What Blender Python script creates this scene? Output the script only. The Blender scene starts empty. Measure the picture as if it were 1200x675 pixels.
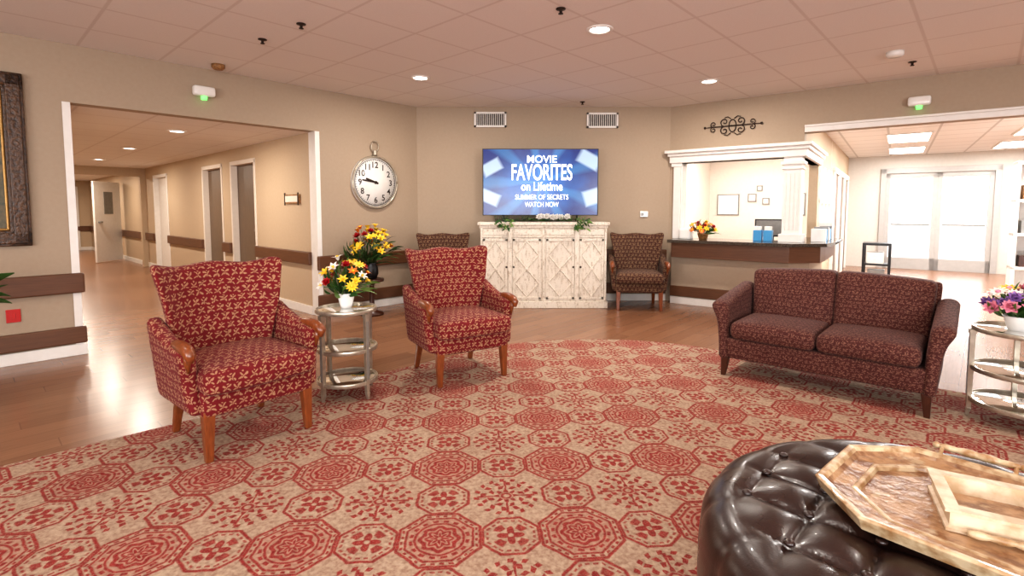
import bpy, math, random
from mathutils import Matrix, Vector
from math import sin, cos, pi, radians, sqrt, atan2
I4 = Matrix.Identity(4)
COL = bpy.context.scene.collection

# ------------------------------------------------------------------ node helpers
class V:
    def __init__(s, nt, k): s.nt, s.k = nt, k
    def _m(s, op, *a): return mth(s.nt, op, s, *a)
    def __add__(s, o): return s._m('ADD', o)
    def __radd__(s, o): return s._m('ADD', o)
    def __sub__(s, o): return s._m('SUBTRACT', o)
    def __rsub__(s, o): return mth(s.nt, 'SUBTRACT', o, s)
    def __mul__(s, o): return s._m('MULTIPLY', o)
    def __rmul__(s, o): return s._m('MULTIPLY', o)
    def __truediv__(s, o): return s._m('DIVIDE', o)
    def abs(s): return s._m('ABSOLUTE')
    def fract(s): return s._m('FRACT')
    def floor(s): return s._m('FLOOR')
    def sin(s): return s._m('SINE')
    def cos(s): return s._m('COSINE')
    def sqrt(s): return s._m('SQRT')
    def max(s, o): return s._m('MAXIMUM', o)
    def min(s, o): return s._m('MINIMUM', o)
    def below(s, e, w=0.02):
        n = mth(s.nt, 'MULTIPLY', (e - s), 1.0 / w) + 0.5
        n.k.node.use_clamp = True
        return n
    def band(s, c, h, w=0.02): return (s - c).abs().below(h, w)

def mth(nt, op, *a):
    n = nt.nodes.new('ShaderNodeMath'); n.operation = op
    for i, x in enumerate(a):
        if isinstance(x, V): nt.links.new(x.k, n.inputs[i])
        else: n.inputs[i].default_value = x
    return V(nt, n.outputs[0])

def srgb(r, g, b):
    f = lambda c: (c / 255 / 12.92) if c / 255 <= 0.04045 else ((c / 255 + 0.055) / 1.055) ** 2.4
    return (f(r), f(g), f(b), 1)

def base(name, col=(0.5, 0.5, 0.5, 1), rough=0.6, metal=0, spec=0.5, coat=0):
    m = bpy.data.materials.new(name); m.use_nodes = True
    nt = m.node_tree; b = nt.nodes['Principled BSDF']
    b.inputs['Base Color'].default_value = col
    b.inputs['Roughness'].default_value = rough
    b.inputs['Metallic'].default_value = metal
    b.inputs['Specular IOR Level'].default_value = spec
    b.inputs['Coat Weight'].default_value = coat
    m.diffuse_color = col
    return m, nt, b

def coords(nt, kind='Object'):
    tc = nt.nodes.new('ShaderNodeTexCoord'); sp = nt.nodes.new('ShaderNodeSeparateXYZ')
    nt.links.new(tc.outputs[kind], sp.inputs[0])
    return tc.outputs[kind], V(nt, sp.outputs[0]), V(nt, sp.outputs[1]), V(nt, sp.outputs[2])

def noise(nt, vec, scale, detail=3, stretch=None):
    n = nt.nodes.new('ShaderNodeTexNoise'); n.inputs['Scale'].default_value = scale
    n.inputs['Detail'].default_value = detail
    if stretch:
        mp = nt.nodes.new('ShaderNodeMapping'); mp.inputs['Scale'].default_value = stretch
        nt.links.new(vec, mp.inputs[0]); vec = mp.outputs[0]
    nt.links.new(vec, n.inputs['Vector'])
    return V(nt, n.outputs['Fac'])

def mix(nt, f, a, b):
    n = nt.nodes.new('ShaderNodeMix'); n.data_type = 'RGBA'
    if isinstance(f, V): nt.links.new(f.k, n.inputs[0])
    else: n.inputs[0].default_value = f
    for i, c in ((6, a), (7, b)):
        if isinstance(c, tuple): n.inputs[i].default_value = c
        else: nt.links.new(c, n.inputs[i])
    return n.outputs[2]

def bump(nt, b, h, strength=0.3, dist=0.01):
    n = nt.nodes.new('ShaderNodeBump'); n.inputs['Strength'].default_value = strength
    n.inputs['Distance'].default_value = dist
    nt.links.new(h.k, n.inputs['Height']); nt.links.new(n.outputs[0], b.inputs['Normal'])

def mottled(name, c1, c2, scale=8, rough=0.6, metal=0, bs=0.0, stretch=None, coat=0, spec=0.5, sharp=1.5):
    m, nt, b = base(name, c1, rough, metal, spec, coat)
    vec, x, y, z = coords(nt)
    n = noise(nt, vec, scale, 4, stretch)
    f = (n - 0.5) * sharp + 0.5; f.k.node.use_clamp = True
    nt.links.new(mix(nt, f, c1, c2), b.inputs['Base Color'])
    if bs: bump(nt, b, n, bs)
    return m

def emis(name, col, s):
    m = bpy.data.materials.new(name); m.use_nodes = True; nt = m.node_tree
    b = nt.nodes['Principled BSDF']
    b.inputs['Base Color'].default_value = col
    b.inputs['Emission Color'].default_value = col
    b.inputs['Emission Strength'].default_value = s
    return m

# ------------------------------------------------------------------ materials
M_wall = mottled('wall_paint', srgb(170, 151, 130), srgb(165, 145, 124), 30, 0.7, bs=0.05)
M_wall2 = mottled('corridor_paint', srgb(192, 170, 144), srgb(187, 164, 137), 30, 0.7)
M_cream = mottled('cream_paint', srgb(228, 217, 205), srgb(220, 209, 197), 20, 0.7)
M_white = mottled('white_trim', srgb(234, 229, 223), srgb(226, 220, 213), 15, 0.45)
M_doorwhite = mottled('door_frame_white', srgb(176, 172, 168), srgb(166, 162, 158), 15, 0.45)
M_rail = mottled('brown_wood_rail', srgb(110, 72, 48), srgb(88, 56, 36), 6, 0.4, stretch=(1, 1, 12))
M_chairwood = mottled('honey_wood', srgb(146, 78, 38), srgb(98, 48, 23), 14, 0.3, stretch=(6, 6, 1), coat=0.3)
M_darkwood = mottled('dark_wood', srgb(80, 42, 26), srgb(50, 26, 16), 14, 0.3, stretch=(6, 6, 1))
M_doorwood = mottled('taupe_door', srgb(118, 98, 80), srgb(102, 84, 68), 8, 0.45, stretch=(6, 6, 1))
M_granite = mottled('dark_granite', srgb(46, 40, 37), srgb(90, 80, 70), 120, 0.12, sharp=4)
M_black = mottled('black_plastic', srgb(18, 18, 20), srgb(24, 24, 26), 30, 0.35)
M_iron = mottled('wrought_iron', srgb(48, 36, 30), srgb(66, 52, 44), 40, 0.5, metal=0.6)
M_silver = mottled('champagne_metal', srgb(200, 190, 174), srgb(160, 148, 130), 30, 0.3, metal=0.7)
M_mirror = mottled('mirror_glass', srgb(228, 228, 226), srgb(214, 216, 214), 10, 0.04, metal=1.0)
M_ceramic = mottled('white_ceramic', srgb(238, 235, 230), srgb(228, 224, 218), 10, 0.2)
M_green = mottled('leaf_green', srgb(60, 98, 40), srgb(36, 70, 28), 20, 0.5)
M_green2 = mottled('leaf_light_green', srgb(120, 150, 70), srgb(84, 118, 48), 20, 0.5)
M_yel = mottled('yellow_petal', srgb(246, 210, 60), srgb(236, 184, 36), 30, 0.5)
M_org = mottled('orange_petal', srgb(232, 130, 40), srgb(224, 100, 30), 30, 0.5)
M_red = mottled('red_petal', srgb(190, 26, 34), srgb(150, 14, 24), 30, 0.5)
M_pink = mottled('pink_petal', srgb(232, 160, 176), srgb(216, 120, 146), 30, 0.5)
M_purple = mottled('purple_petal', srgb(160, 120, 180), srgb(120, 80, 150), 30, 0.5)
M_whitep = mottled('white_petal', srgb(240, 236, 230), srgb(228, 222, 212), 30, 0.5)
M_blue = mottled('blue_plastic', srgb(70, 150, 200), srgb(60, 140, 190), 10, 0.4)
M_redpl = mottled('red_plastic', srgb(190, 30, 26), srgb(180, 26, 22), 10, 0.35)
M_greenlight = emis('green_indicator', srgb(120, 255, 120), 1.3)
M_lens = emis('lamp_lens', (1, 0.97, 0.92, 1), 6)
M_grey = mottled('grey_metal', srgb(150, 148, 144), srgb(130, 128, 124), 20, 0.4, metal=0.4)
M_ventdark = mottled('vent_dark', srgb(70, 62, 54), srgb(60, 52, 46), 20, 0.7)
M_conc = mottled('concrete', srgb(200, 199, 196), srgb(182, 180, 176), 5, 0.8)
M_wicker = mottled('wicker', srgb(170, 124, 76), srgb(110, 74, 40), 60, 0.6, sharp=4)

def mk_whitewash():
    m, nt, b = base('whitewashed_wood', rough=0.55)
    vec, x, y, z = coords(nt)
    n = noise(nt, vec, 14, 6, (3, 3, 1)); n2 = noise(nt, vec, 60, 3)
    f = (n * 0.6 + n2 * 0.4 - 0.50) * 6; f.k.node.use_clamp = True
    nt.links.new(mix(nt, f, srgb(224, 214, 199), srgb(178, 160, 138)), b.inputs['Base Color'])
    bump(nt, b, n, 0.2)
    return m
M_wash = mk_whitewash()

def mk_tray():
    m, nt, b = base('distressed_gilt_wood', rough=0.28, coat=0.35)
    vec, x, y, z = coords(nt)
    n = noise(nt, vec, 7, 6, (1, 3, 1)); n2 = noise(nt, vec, 40, 4)
    f = (n * 0.65 + n2 * 0.35 - 0.5) * 7 + 0.4; f.k.node.use_clamp = True
    c = mix(nt, f, srgb(178, 140, 104), srgb(122, 82, 54))
    sc = (noise(nt, vec, 16, 5) - 0.6) * 14; sc.k.node.use_clamp = True
    c = mix(nt, sc * 0.6, c, srgb(206, 186, 154))
    nt.links.new(c, b.inputs['Base Color'])
    bump(nt, b, n2, 0.3)
    return m
M_tray = mk_tray()
M_trayrim = mottled('aged_cream_gilt', srgb(208, 186, 152), srgb(156, 118, 78), 26, 0.32, sharp=4, bs=0.3, coat=0.2)
M_traybox = mottled('cream_painted_wood', srgb(222, 204, 178), srgb(192, 164, 130), 18, 0.4, sharp=4, bs=0.2)

def mk_floor():
    m, nt, b = base('vinyl_plank_floor', rough=0.25, spec=0.5)
    vec, x, y, z = coords(nt)
    W, L = 0.15, 1.2
    row = (y / W).floor()
    off = (row * 0.371).fract()
    u = x / L + off
    cell = u.floor() * 7.31 + row * 3.17
    rnd = ((cell.sin()) * 43758.5).fract()
    grain = noise(nt, vec, 5, 5, (1, 14, 1))
    ed = ((y / W).fract() - 0.5).abs().max(((u.fract() - 0.5).abs() - 0.497) * 8 + 0.48)
    seam = 1 - ed.below(0.485, 0.012)
    f = rnd * 0.4 + grain * 0.7 - 0.1; f.k.node.use_clamp = True
    c = mix(nt, f, srgb(122, 84, 61), srgb(156, 114, 86))
    c = mix(nt, seam * 0.4, c, srgb(80, 54, 40))
    nt.links.new(c, b.inputs['Base Color'])
    return m
M_floor = mk_floor()

def mk_ceiling():
    m, nt, b = base('ceiling_tile', rough=0.85)
    vec, x, y, z = coords(nt)
    g = 0.61
    ed = ((x / g).fract() - 0.5).abs().max(((y / g).fract() - 0.5).abs())
    ln = 1 - ed.below(0.481, 0.012)
    n = noise(nt, vec, 120, 3)
    c = mix(nt, n, srgb(238, 231, 226), srgb(226, 218, 212))
    c = mix(nt, ln * 0.4, c, srgb(196, 180, 170))
    nt.links.new(c, b.inputs['Base Color'])
    return m
M_ceil = mk_ceiling()

def mk_carpet():
    m, nt, b = base('patterned_carpet', rough=0.95, spec=0.1)
    vec, x, y, z = coords(nt)
    P = 0.567
    dx = x + 0.286; dy = y - 1.935
    a = (dx + dy * 0.08) / P; c = (dy - dx * 0.08) / P
    nz = noise(nt, vec, 30, 2) * 0.02 - 0.01
    nz2 = noise(nt, vec, 24, 2) * 0.02 - 0.01
    a = a + nz; c = c + nz2
    A = (a + 0.5).fract() - 0.5; C = (c + 0.5).fract() - 0.5
    A2 = a.fract() - 0.5; C2 = c.fract() - 0.5
    def pol(p, q):
        r = (p * p + q * q).sqrt(); th = mth(nt, 'ARCTAN2', q, p); return r, th
    def oct_(p, q):
        p = p.abs(); q = q.abs()
        return p.max(q).max((p + q) * 0.7071)
    r1, t1 = pol(A, C); r2, t2 = pol(A2, C2); r3, t3 = pol(A2, C); r4, t4 = pol(A, C2)
    o1 = oct_(A, C)
    W = 0.01
    k = (t1 * 8).cos()
    red = r1.below(k * 0.01 + 0.14, W)
    hole = (r1 - k * 0.012).band(0.1, 0.008, W).max((r1 - k * 0.02).band(0.055, 0.010, W)).max(r1.below(0.016, W))
    red = red * (1 - hole * 0.9)
    red = red.max(r1.band(0.17, 0.009, W))
    dots = ((t1 * 16).cos()).below(0.1, 0.5)
    red = red.max(r1.band(0.198, 0.013, W) * dots)
    red = red.max(o1.band(0.232, 0.01, W)).max(o1.band(0.284, 0.012, W)).max(o1.band(0.258, 0.01, W) * ((t1 * 28).cos()).below(0.0, 0.5))
    out = 1 - o1.below(0.292, W)
    for (p, q, r, t) in ((A2, C, r3, t3), (A, C2, r4, t4)):
        oo = oct_(p, q)
        red = red.max(oo.band(0.2, 0.012, W) * out)
        red = red.max(r.below((t * 4).cos() * 0.032 + 0.068, W) * (1 - r.below(0.02, W)))
        lf = (1 - ((t * 4 + 3.14159).cos()).below(0.2, 0.4)) * r.band(0.108, 0.03, W)
        red = red.max(lf * 0.95)
        red = red.max(oo.band(0.165, 0.009, W) * ((t * 20).cos()).below(0.3, 0.5) * out * 0.9)
    inn = out
    fl = r2.below((t2 * 8).cos() * 0.022 + 0.078, W) * (1 - r2.below(0.024, W)) * (1 - r2.band(0.05, 0.005, W) * 0.8)
    stem = (t2 * 2).sin().abs().below(0.12, 0.1) * r2.band(0.15, 0.08, W)
    lv = ((t2 * 8 + r2 * 30).cos()).band(0.9, 0.6, 0.2) * r2.band(0.128, 0.022, W)
    lv2 = ((t2 * 12 - r2 * 24).cos()).band(0.9, 0.6, 0.2) * r2.band(0.183, 0.024, W)
    lv3 = ((t2 * 16 + r2 * 20).cos()).band(0.9, 0.6, 0.2) * r2.band(0.238, 0.02, W)
    cl = 1 - oct_(A2, C).below(0.21, W); cl2 = 1 - oct_(A, C2).below(0.21, W)
    red = red.max(fl).max((stem.max(lv).max(lv2).max(lv3)) * inn * cl * cl2)
    speck = noise(nt, vec, 220, 2)
    big = noise(nt, vec, 2.5, 2)
    fine = noise(nt, vec, 60, 3)
    beige = mix(nt, (fine - 0.5) * 2.5 + 0.5, srgb(182, 160, 138), srgb(146, 118, 100))
    ground = o1.below(0.22, W) * 0.28
    beige = mix(nt, ground, beige, srgb(160, 84, 74))
    redc = mix(nt, (fine - 0.5) * 2 + 0.5, srgb(152, 50, 48), srgb(116, 30, 33))
    f = red * ((speck - 0.5) * 1.1 + 0.9); f.k.node.use_clamp = True
    col = mix(nt, f, beige, redc)
    col = mix(nt, (big - 0.4) * 0.35, col, srgb(128, 80, 66))
    nt.links.new(col, b.inputs['Base Color'])
    bump(nt, b, speck, 0.4, 0.004)
    return m
M_carpet = mk_carpet()

def mk_fabric(name, bg1, bg2, fg1, fg2, cell=0.062, grow=1.0, warp=0.9, wsc=16):
    m, nt, b = base(name, rough=0.8, spec=0.2)
    b.inputs['Sheen Weight'].default_value = 0.05
    vec, x, y, z = coords(nt, 'UV')
    nz = noise(nt, vec, wsc, 3)
    mp = nt.nodes.new('ShaderNodeMapping'); mp.inputs['Location'].default_value = (3.3, 5.1, 0)
    nt.links.new(vec, mp.inputs[0]); nz2 = noise(nt, mp.outputs[0], wsc, 3)
    u = x / cell + (nz - 0.5) * warp; v = y / cell + (nz2 - 0.5) * warp
    row = v.floor()
    u = u + (row * 0.5).fract()
    fx = u.fract() - 0.5; fy = v.fract() - 0.5
    def leaf(cx, cy, ang, la, lb):
        px = fx - cx; py = fy - cy
        X = px * cos(ang) + py * sin(ang); Y = py * cos(ang) - px * sin(ang)
        return ((X * X) / (la * la) + (Y * Y) / (lb * lb)).sqrt().below(grow, 0.25)
    f = leaf(-0.2, 0.17, 2.4, 0.2, 0.09)
    f = f.max(leaf(0.2, 0.2, 0.7, 0.22, 0.095)).max(leaf(0.02, -0.05, 1.3, 0.24, 0.045))
    f = f.max(leaf(-0.23, -0.2, 0.6, 0.2, 0.085)).max(leaf(0.24, -0.22, 2.5, 0.18, 0.085)).max(leaf(0.0, 0.4, 0.0, 0.1, 0.06))
    big = noise(nt, vec, 14, 2); fine = noise(nt, vec, 300, 2)
    bg = mix(nt, big, bg1, bg2); fg = mix(nt, big, fg1, fg2)
    f2 = f * (fine * 0.8 + 0.5); f2.k.node.use_clamp = True
    nt.links.new(mix(nt, f2, bg, fg), b.inputs['Base Color'])
    bump(nt, b, fine, 0.25, 0.003)
    return m
M_fabR = mk_fabric('red_leaf_upholstery', srgb(122, 30, 34), srgb(94, 20, 25), srgb(184, 144, 110), srgb(150, 106, 80), 0.052)
M_fabB = mk_fabric('brown_leaf_upholstery', srgb(80, 46, 37), srgb(60, 34, 28), srgb(152, 126, 96), srgb(120, 94, 70), 0.05)
M_fabS = mk_fabric('maroon_vine_upholstery', srgb(82, 42, 37), srgb(64, 31, 28), srgb(132, 94, 78), srgb(108, 72, 60), 0.034, 0.98, 1.6, 22)

def mk_leather():
    m, nt, b = base('brown_leather', srgb(46, 26, 20), 0.3, spec=0.6, coat=0.15)
    vec, x, y, z = coords(nt)
    n = noise(nt, vec, 180, 3); n2 = noise(nt, vec, 8, 3)
    nt.links.new(mix(nt, n2, srgb(50, 30, 24), srgb(34, 20, 17)), b.inputs['Base Color'])
    r = n2 * 0.25 + 0.18; nt.links.new(r.k, b.inputs['Roughness'])
    bump(nt, b, n, 0.15, 0.003)
    return m
M_leather = mk_leather()

def mk_screen():
    m = bpy.data.materials.new('tv_picture'); m.use_nodes = True; nt = m.node_tree
    b = nt.nodes['Principled BSDF']; b.inputs['Roughness'].default_value = 0.2
    vec, x, y, z = coords(nt)
    def rect(cx, cz, ang, w, h):
        px = x - cx; pz = z - cz
        X = px * cos(ang) + pz * sin(ang); Z = pz * cos(ang) - px * sin(ang)
        return (X.abs() / w).max(Z.abs() / h).below(1.0, 0.35)
    r = (x * x + z * z * 2.0).sqrt()
    n = noise(nt, vec, 4, 2)
    rf = (r * 1.6 + (n - 0.5) * 0.8 - 0.1); rf.k.node.use_clamp = True
    c = mix(nt, rf, srgb(26, 120, 210), srgb(8, 40, 118))
    c = mix(nt, mth(nt, 'ARCTAN2', z, x)._m('MULTIPLY', 9).cos().below(-0.5, 0.8) * 0.3, c, srgb(90, 180, 240))
    w = rect(-0.66, 0.20, 0.5, 0.13, 0.08)
    for a in ((-0.70, -0.20, -0.4, 0.14, 0.08), (0.66, 0.30, -0.5, 0.15, 0.09), (0.70, -0.20, 0.3, 0.11, 0.10)):
        w = w.max(rect(*a))
    c = mix(nt, w * 0.85, c, srgb(205, 225, 248))
    nt.links.new(c, b.inputs['Emission Color']); b.inputs['Base Color'].default_value = (0.01, 0.01, 0.02, 1)
    b.inputs['Emission Strength'].default_value = 1.0
    return m
M_screen = mk_screen()
M_tvtext = emis('tv_lettering', (1, 1, 1, 1), 1.0)

def mk_paint():
    m, nt, b = base('landscape_oil', rough=0.4)
    vec, x, y, z = coords(nt)
    n = noise(nt, vec, 5, 6); n2 = noise(nt, vec, 22, 4)
    f = (n * 0.6 + n2 * 0.4 - 0.5) * 4 + 0.5; f.k.node.use_clamp = True
    c = mix(nt, f, srgb(36, 50, 32), srgb(120, 98, 62))
    top = (z - 1.9) * 3; top.k.node.use_clamp = True
    c = mix(nt, top, c, srgb(150, 146, 132))
    nt.links.new(c, b.inputs['Base Color'])
    return m
M_painting = mk_paint()
M_frame = mottled('antique_dark_frame', srgb(44, 26, 16), srgb(96, 62, 32), 40, 0.35, bs=0.6, sharp=3)
M_gold = mottled('gilt_fillet', srgb(170, 130, 70), srgb(130, 92, 44), 40, 0.35, metal=0.5)

def mk_glass():
    m = bpy.data.materials.new('window_glass'); m.use_nodes = True; nt = m.node_tree
    nt.nodes.clear(); o = nt.nodes.new('ShaderNodeOutputMaterial')
    t = nt.nodes.new('ShaderNodeBsdfTransparent'); g = nt.nodes.new('ShaderNodeBsdfGlossy')
    g.inputs['Roughness'].default_value = 0.02
    mx = nt.nodes.new('ShaderNodeMixShader'); mx.inputs[0].default_value = 0.08
    nt.links.new(t.outputs[0], mx.inputs[1]); nt.links.new(g.outputs[0], mx.inputs[2]); nt.links.new(mx.outputs[0], o.inputs[0])
    return m
M_glass = mk_glass()

# ------------------------------------------------------------------ mesh builder
def root(name, M=I4):
    e = bpy.data.objects.new(name, None); COL.objects.link(e); e.matrix_world = M
    e.empty_display_size = 0.1
    return e
def FR(x, y, z=0, ang=0): return Matrix.Translation((x, y, z)) @ Matrix.Rotation(ang, 4, 'Z')

class MB:
    def __init__(s): s.v, s.f, s.m, s.sm = [], [], [], []
    def add(s, vs, fs, m=0, smooth=False, M=None):
        o = len(s.v)
        for p in vs:
            p = Vector(p); s.v.append(M @ p if M else p)
        for f in fs:
            s.f.append([i + o for i in f]); s.m.append(m); s.sm.append(smooth)
        return s
    def box(s, x0, x1, y0, y1, z0, z1, m=0, M=None):
        return s.add([(x0, y0, z0), (x1, y0, z0), (x1, y1, z0), (x0, y1, z0), (x0, y0, z1), (x1, y0, z1), (x1, y1, z1), (x0, y1, z1)],
              [(0, 3, 2, 1), (4, 5, 6, 7), (0, 1, 5, 4), (1, 2, 6, 5), (2, 3, 7, 6), (3, 0, 4, 7)], m, False, M)
    def taper(s, x, y, z0, z1, w0, w1, dx=0, dy=0, m=0, M=None):
        a, b = w0 / 2, w1 / 2; X, Y = x + dx, y + dy
        return s.add([(X - a, Y - a, z0), (X + a, Y - a, z0), (X + a, Y + a, z0), (X - a, Y + a, z0), (x - b, y - b, z1), (x + b, y - b, z1), (x + b, y + b, z1), (x - b, y + b, z1)],
              [(0, 3, 2, 1), (4, 5, 6, 7), (0, 1, 5, 4), (1, 2, 6, 5), (2, 3, 7, 6), (3, 0, 4, 7)], m, False, M)
    def prism(s, poly, z0, z1, m=0, M=None, mtop=None):
        n = len(poly)
        vs = [(p[0], p[1], z0) for p in poly] + [(p[0], p[1], z1) for p in poly]
        s.add(vs, [tuple(range(n))[::-1]] + [(i, (i + 1) % n, (i + 1) % n + n, i + n) for i in range(n)], m, False, M)
        o = len(s.v) - 2 * n
        s.f.append([o + n + i for i in range(n)]); s.m.append(m if mtop is None else mtop); s.sm.append(False)
        return s
    def lathe(s, prof, seg=32, m=0, M=None, smooth=True):
        vs, fs = [], []
        for r, z in prof:
            for i in range(seg):
                t = 2 * pi * i / seg; vs.append((r * cos(t), r * sin(t), z))
        for j in range(len(prof) - 1):
            for i in range(seg):
                k = (i + 1) % seg
                fs.append((j * seg + i, j * seg + k, (j + 1) * seg + k, (j + 1) * seg + i))
        if prof[0][0] > 1e-5: fs.append(tuple(range(seg))[::-1])
        if prof[-1][0] > 1e-5: fs.append(tuple((len(prof) - 1) * seg + i for i in range(seg)))
        return s.add(vs, fs, m, smooth, M)
    def ring(s, R0, r, z, seg=64, m=0, M=None):
        return s.tube([(R0 * cos(2 * pi * i / seg), R0 * sin(2 * pi * i / seg), z) for i in range(seg + 1)], r, 6, m, M)
    def tube(s, pts, rad, seg=8, m=0, M=None, flat=1.0):
        pts = [Vector(p) for p in pts]; n = len(pts)
        if not isinstance(rad, (list, tuple)): rad = [rad] * n
        vs, fs = [], []; up = None
        for i, p in enumerate(pts):
            d = (pts[min(i + 1, n - 1)] - pts[max(i - 1, 0)]).normalized()
            if up is None:
                up = Vector((0, 0, 1)) if abs(d.z) < 0.9 else Vector((1, 0, 0))
            sx = d.cross(up).normalized(); up = sx.cross(d).normalized()
            for k in range(seg):
                t = 2 * pi * k / seg
                vs.append(p + sx * cos(t) * rad[i] + up * sin(t) * rad[i] * flat)
        for i in range(n - 1):
            for k in range(seg):
                l = (k + 1) % seg
                fs.append((i * seg + k, i * seg + l, (i + 1) * seg + l, (i + 1) * seg + k))
        fs.append(tuple(range(seg))[::-1]); fs.append(tuple((n - 1) * seg + k for k in range(seg)))
        return s.add(vs, fs, m, True, M)
    def soft(s, c, size, r, fn=None, n=12, m=0, M=None):
        h = [q / 2 for q in size]; r = min(r, *[q * 0.999 for q in h])
        ts = [sin(pi / 2 * (2 * i / n - 1)) for i in range(n + 1)]
        idx = {}; vs = []; fs = []
        def vert(a):
            key = (round(a[0], 5), round(a[1], 5), round(a[2], 5))
            if key in idx: return idx[key]
            p = [a[i] * h[i] for i in range(3)]
            q = [max(-(h[i] - r), min(h[i] - r, p[i])) for i in range(3)]
            d = Vector([p[i] - q[i] for i in range(3)])
            P = Vector(q) + (d.normalized() * r if d.length > 1e-9 else d)
            if fn: P = Vector(fn(P.x, P.y, P.z, P.x / h[0], P.y / h[1], P.z / h[2]))
            vs.append(P + Vector(c)); idx[key] = len(vs) - 1
            return idx[key]
        for ax in range(3):
            for sg in (-1, 1):
                for i in range(n):
                    for j in range(n):
                        q = []
                        for (u, v) in ((i, j), (i + 1, j), (i + 1, j + 1), (i, j + 1)):
                            a = [0, 0, 0]; a[ax] = sg; a[(ax + 1) % 3] = ts[u]; a[(ax + 2) % 3] = ts[v]
                            q.append(vert(a))
                        if sg < 0: q = q[::-1]
                        fs.append(tuple(q))
        return s.add(vs, fs, m, True, M)
    def ball(s, c, r, m=0, M=None, sz=1.0, seg=12):
        pr = [(max(1e-6, r * sin(pi * i / 8)), -r * sz * cos(pi * i / 8)) for i in range(9)]
        T = Matrix.Translation(c)
        return s.lathe(pr, seg, m, (M @ T) if M else T)
    def text(s, txt, w, h, cx, cz, y, m=0, M=None, ang=0.0, off=0.012):
        cu = bpy.data.curves.new('t', 'FONT'); cu.body = txt; cu.offset = off; cu.extrude = 0.0
        o = bpy.data.objects.new('t', cu); COL.objects.link(o)
        dg = bpy.context.evaluated_depsgraph_get(); me = o.evaluated_get(dg).to_mesh()
        vs = [v.co.copy() for v in me.vertices]; fs = [tuple(p.vertices) for p in me.polygons]
        o.evaluated_get(dg).to_mesh_clear(); bpy.data.objects.remove(o)
        x0 = min(v.x for v in vs); x1 = max(v.x for v in vs); y0 = min(v.y for v in vs); y1 = max(v.y for v in vs)
        k = h / (y1 - y0); kx = (w / (x1 - x0)) if w else k
        out = []
        for v in vs:
            X = (v.x - (x0 + x1) / 2) * kx; Z = (v.y - (y0 + y1) / 2) * k
            out.append((cx + X * cos(ang) - Z * sin(ang), y, cz + X * sin(ang) + Z * cos(ang)))
        return s.add(out, fs, m, False, M)
    def obj(s, name, mats, parent=None, M=I4, bevel=0, uv=False):
        me = bpy.data.meshes.new(name)
        me.from_pydata([tuple(v) for v in s.v], [], s.f)
        for mt in (mats if isinstance(mats, (list, tuple)) else [mats]): me.materials.append(mt)
        for i, p in enumerate(me.polygons):
            p.material_index = s.m[i]; p.use_smooth = s.sm[i]
        if uv:
            ul = me.uv_layers.new(name='UVMap')
            for p in me.polygons:
                nx, ny, nz = (abs(c) for c in p.normal)
                for li in p.loop_indices:
                    c = me.vertices[me.loops[li].vertex_index].co
                    if nz >= nx and nz >= ny: q = (c.x, c.y)
                    elif ny >= nx: q = (c.x, c.z)
                    else: q = (c.y, c.z)
                    ul.data[li].uv = q
        me.update()
        o = bpy.data.objects.new(name, me); COL.objects.link(o)
        if parent: o.parent = parent
        o.matrix_basis = M
        if bevel:
            b = o.modifiers.new('bevel', 'BEVEL'); b.width = bevel; b.segments = 2; b.limit_method = 'ANGLE'; b.angle_limit = radians(40)
        return o

# ------------------------------------------------------------------ frames & shell
H = 2.74; HO = 2.24
C1 = (-1.34, 7.3); C2 = (2.23, 7.3)
AL = math.atan2(0.734, 0.679); AR = -math.atan2(0.6, 0.8)
L = FR(C1[0], C1[1], 0, AL)
R = FR(C2[0], C2[1], 0, AR)
B = FR(0, 7.3)
def inv(M, p): q = M.inverted() @ Vector((p[0], p[1], 0)); return (q.x, q.y)
def fw(M, x, y): q = M @ Vector((x, y, 0)); return (q.x, q.y)

xl, xr = -3.736, -1.497
fl = [inv(L, p) for p in ((-16, -4), (14, -4), (14, 19), (-16, 19))]
MB().prism(fl, -0.1, 0.0).obj('floor', M_floor, M=L)
MB().box(-40, 40, -40, 40, -0.2, -0.12).obj('ground_outside', M_conc)
pl = fw(L, -8.5, 0.1); pr = fw(R, 7.2, 0.1)
cp = [(-1.36, 7.4), (2.28, 7.4), pr, (pr[0], -3.1), (pl[0], -3.1), pl]
MB().prism([inv(L, p) for p in cp][::-1], H, H + 0.1).obj('ceiling', M_ceil, M=L)

w = MB()
w.box(xr, 0.1, 0, 0.15, 0, H).box(xl, xr, 0, 0.15, HO, H).box(-8.5, xl, 0, 0.15, 0, H)
w.obj('wall_left', M_wall, M=L)
MB().box(C1[0], C2[0], 0, 0.15, 0, H).obj('wall_back', M_wall, M=B)
w = MB()
XO = 1.66
w.box(-0.08, 0.17, 0, 0.15, 0, H).box(0.17, XO, 0, 0.15, 0, 0.86).box(0.17, XO, 0, 0.15, 1.95, H)
w.box(XO, 5.6, 0, 0.15, HO, H).box(5.6, 7.3, 0, 0.15, 0, H)
w.obj('wall_right', M_wall, M=R)
xe = pr[0]; xw = pl[0]
w = MB(); w.box(xe - 0.05, xe + 0.1, -3.1, pr[1] + 0.05, 0, H); w.obj('wall_east', M_wall)
w = MB(); w.box(xw - 0.1, xw + 0.05, -3.1, pl[1] + 0.05, 0, H); w.obj('wall_west', M_wall)
w = MB(); added_wins = [(-5, -2.4), (-1.3, 1.3), (2.4, 5.0)]  # unseen window openings, added behind the camera to hold fill lamps
w.box(xw, xe, -3.15, -3.0, 0, 0.7).box(xw, xe, -3.15, -3.0, 2.3, H)
xs = xw
for a, b_ in added_wins: w.box(xs, a, -3.15, -3.0, 0.7, 2.3); xs = b_
w.box(xs, xe, -3.15, -3.0, 0.7, 2.3); w.obj('wall_south', M_wall)
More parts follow.
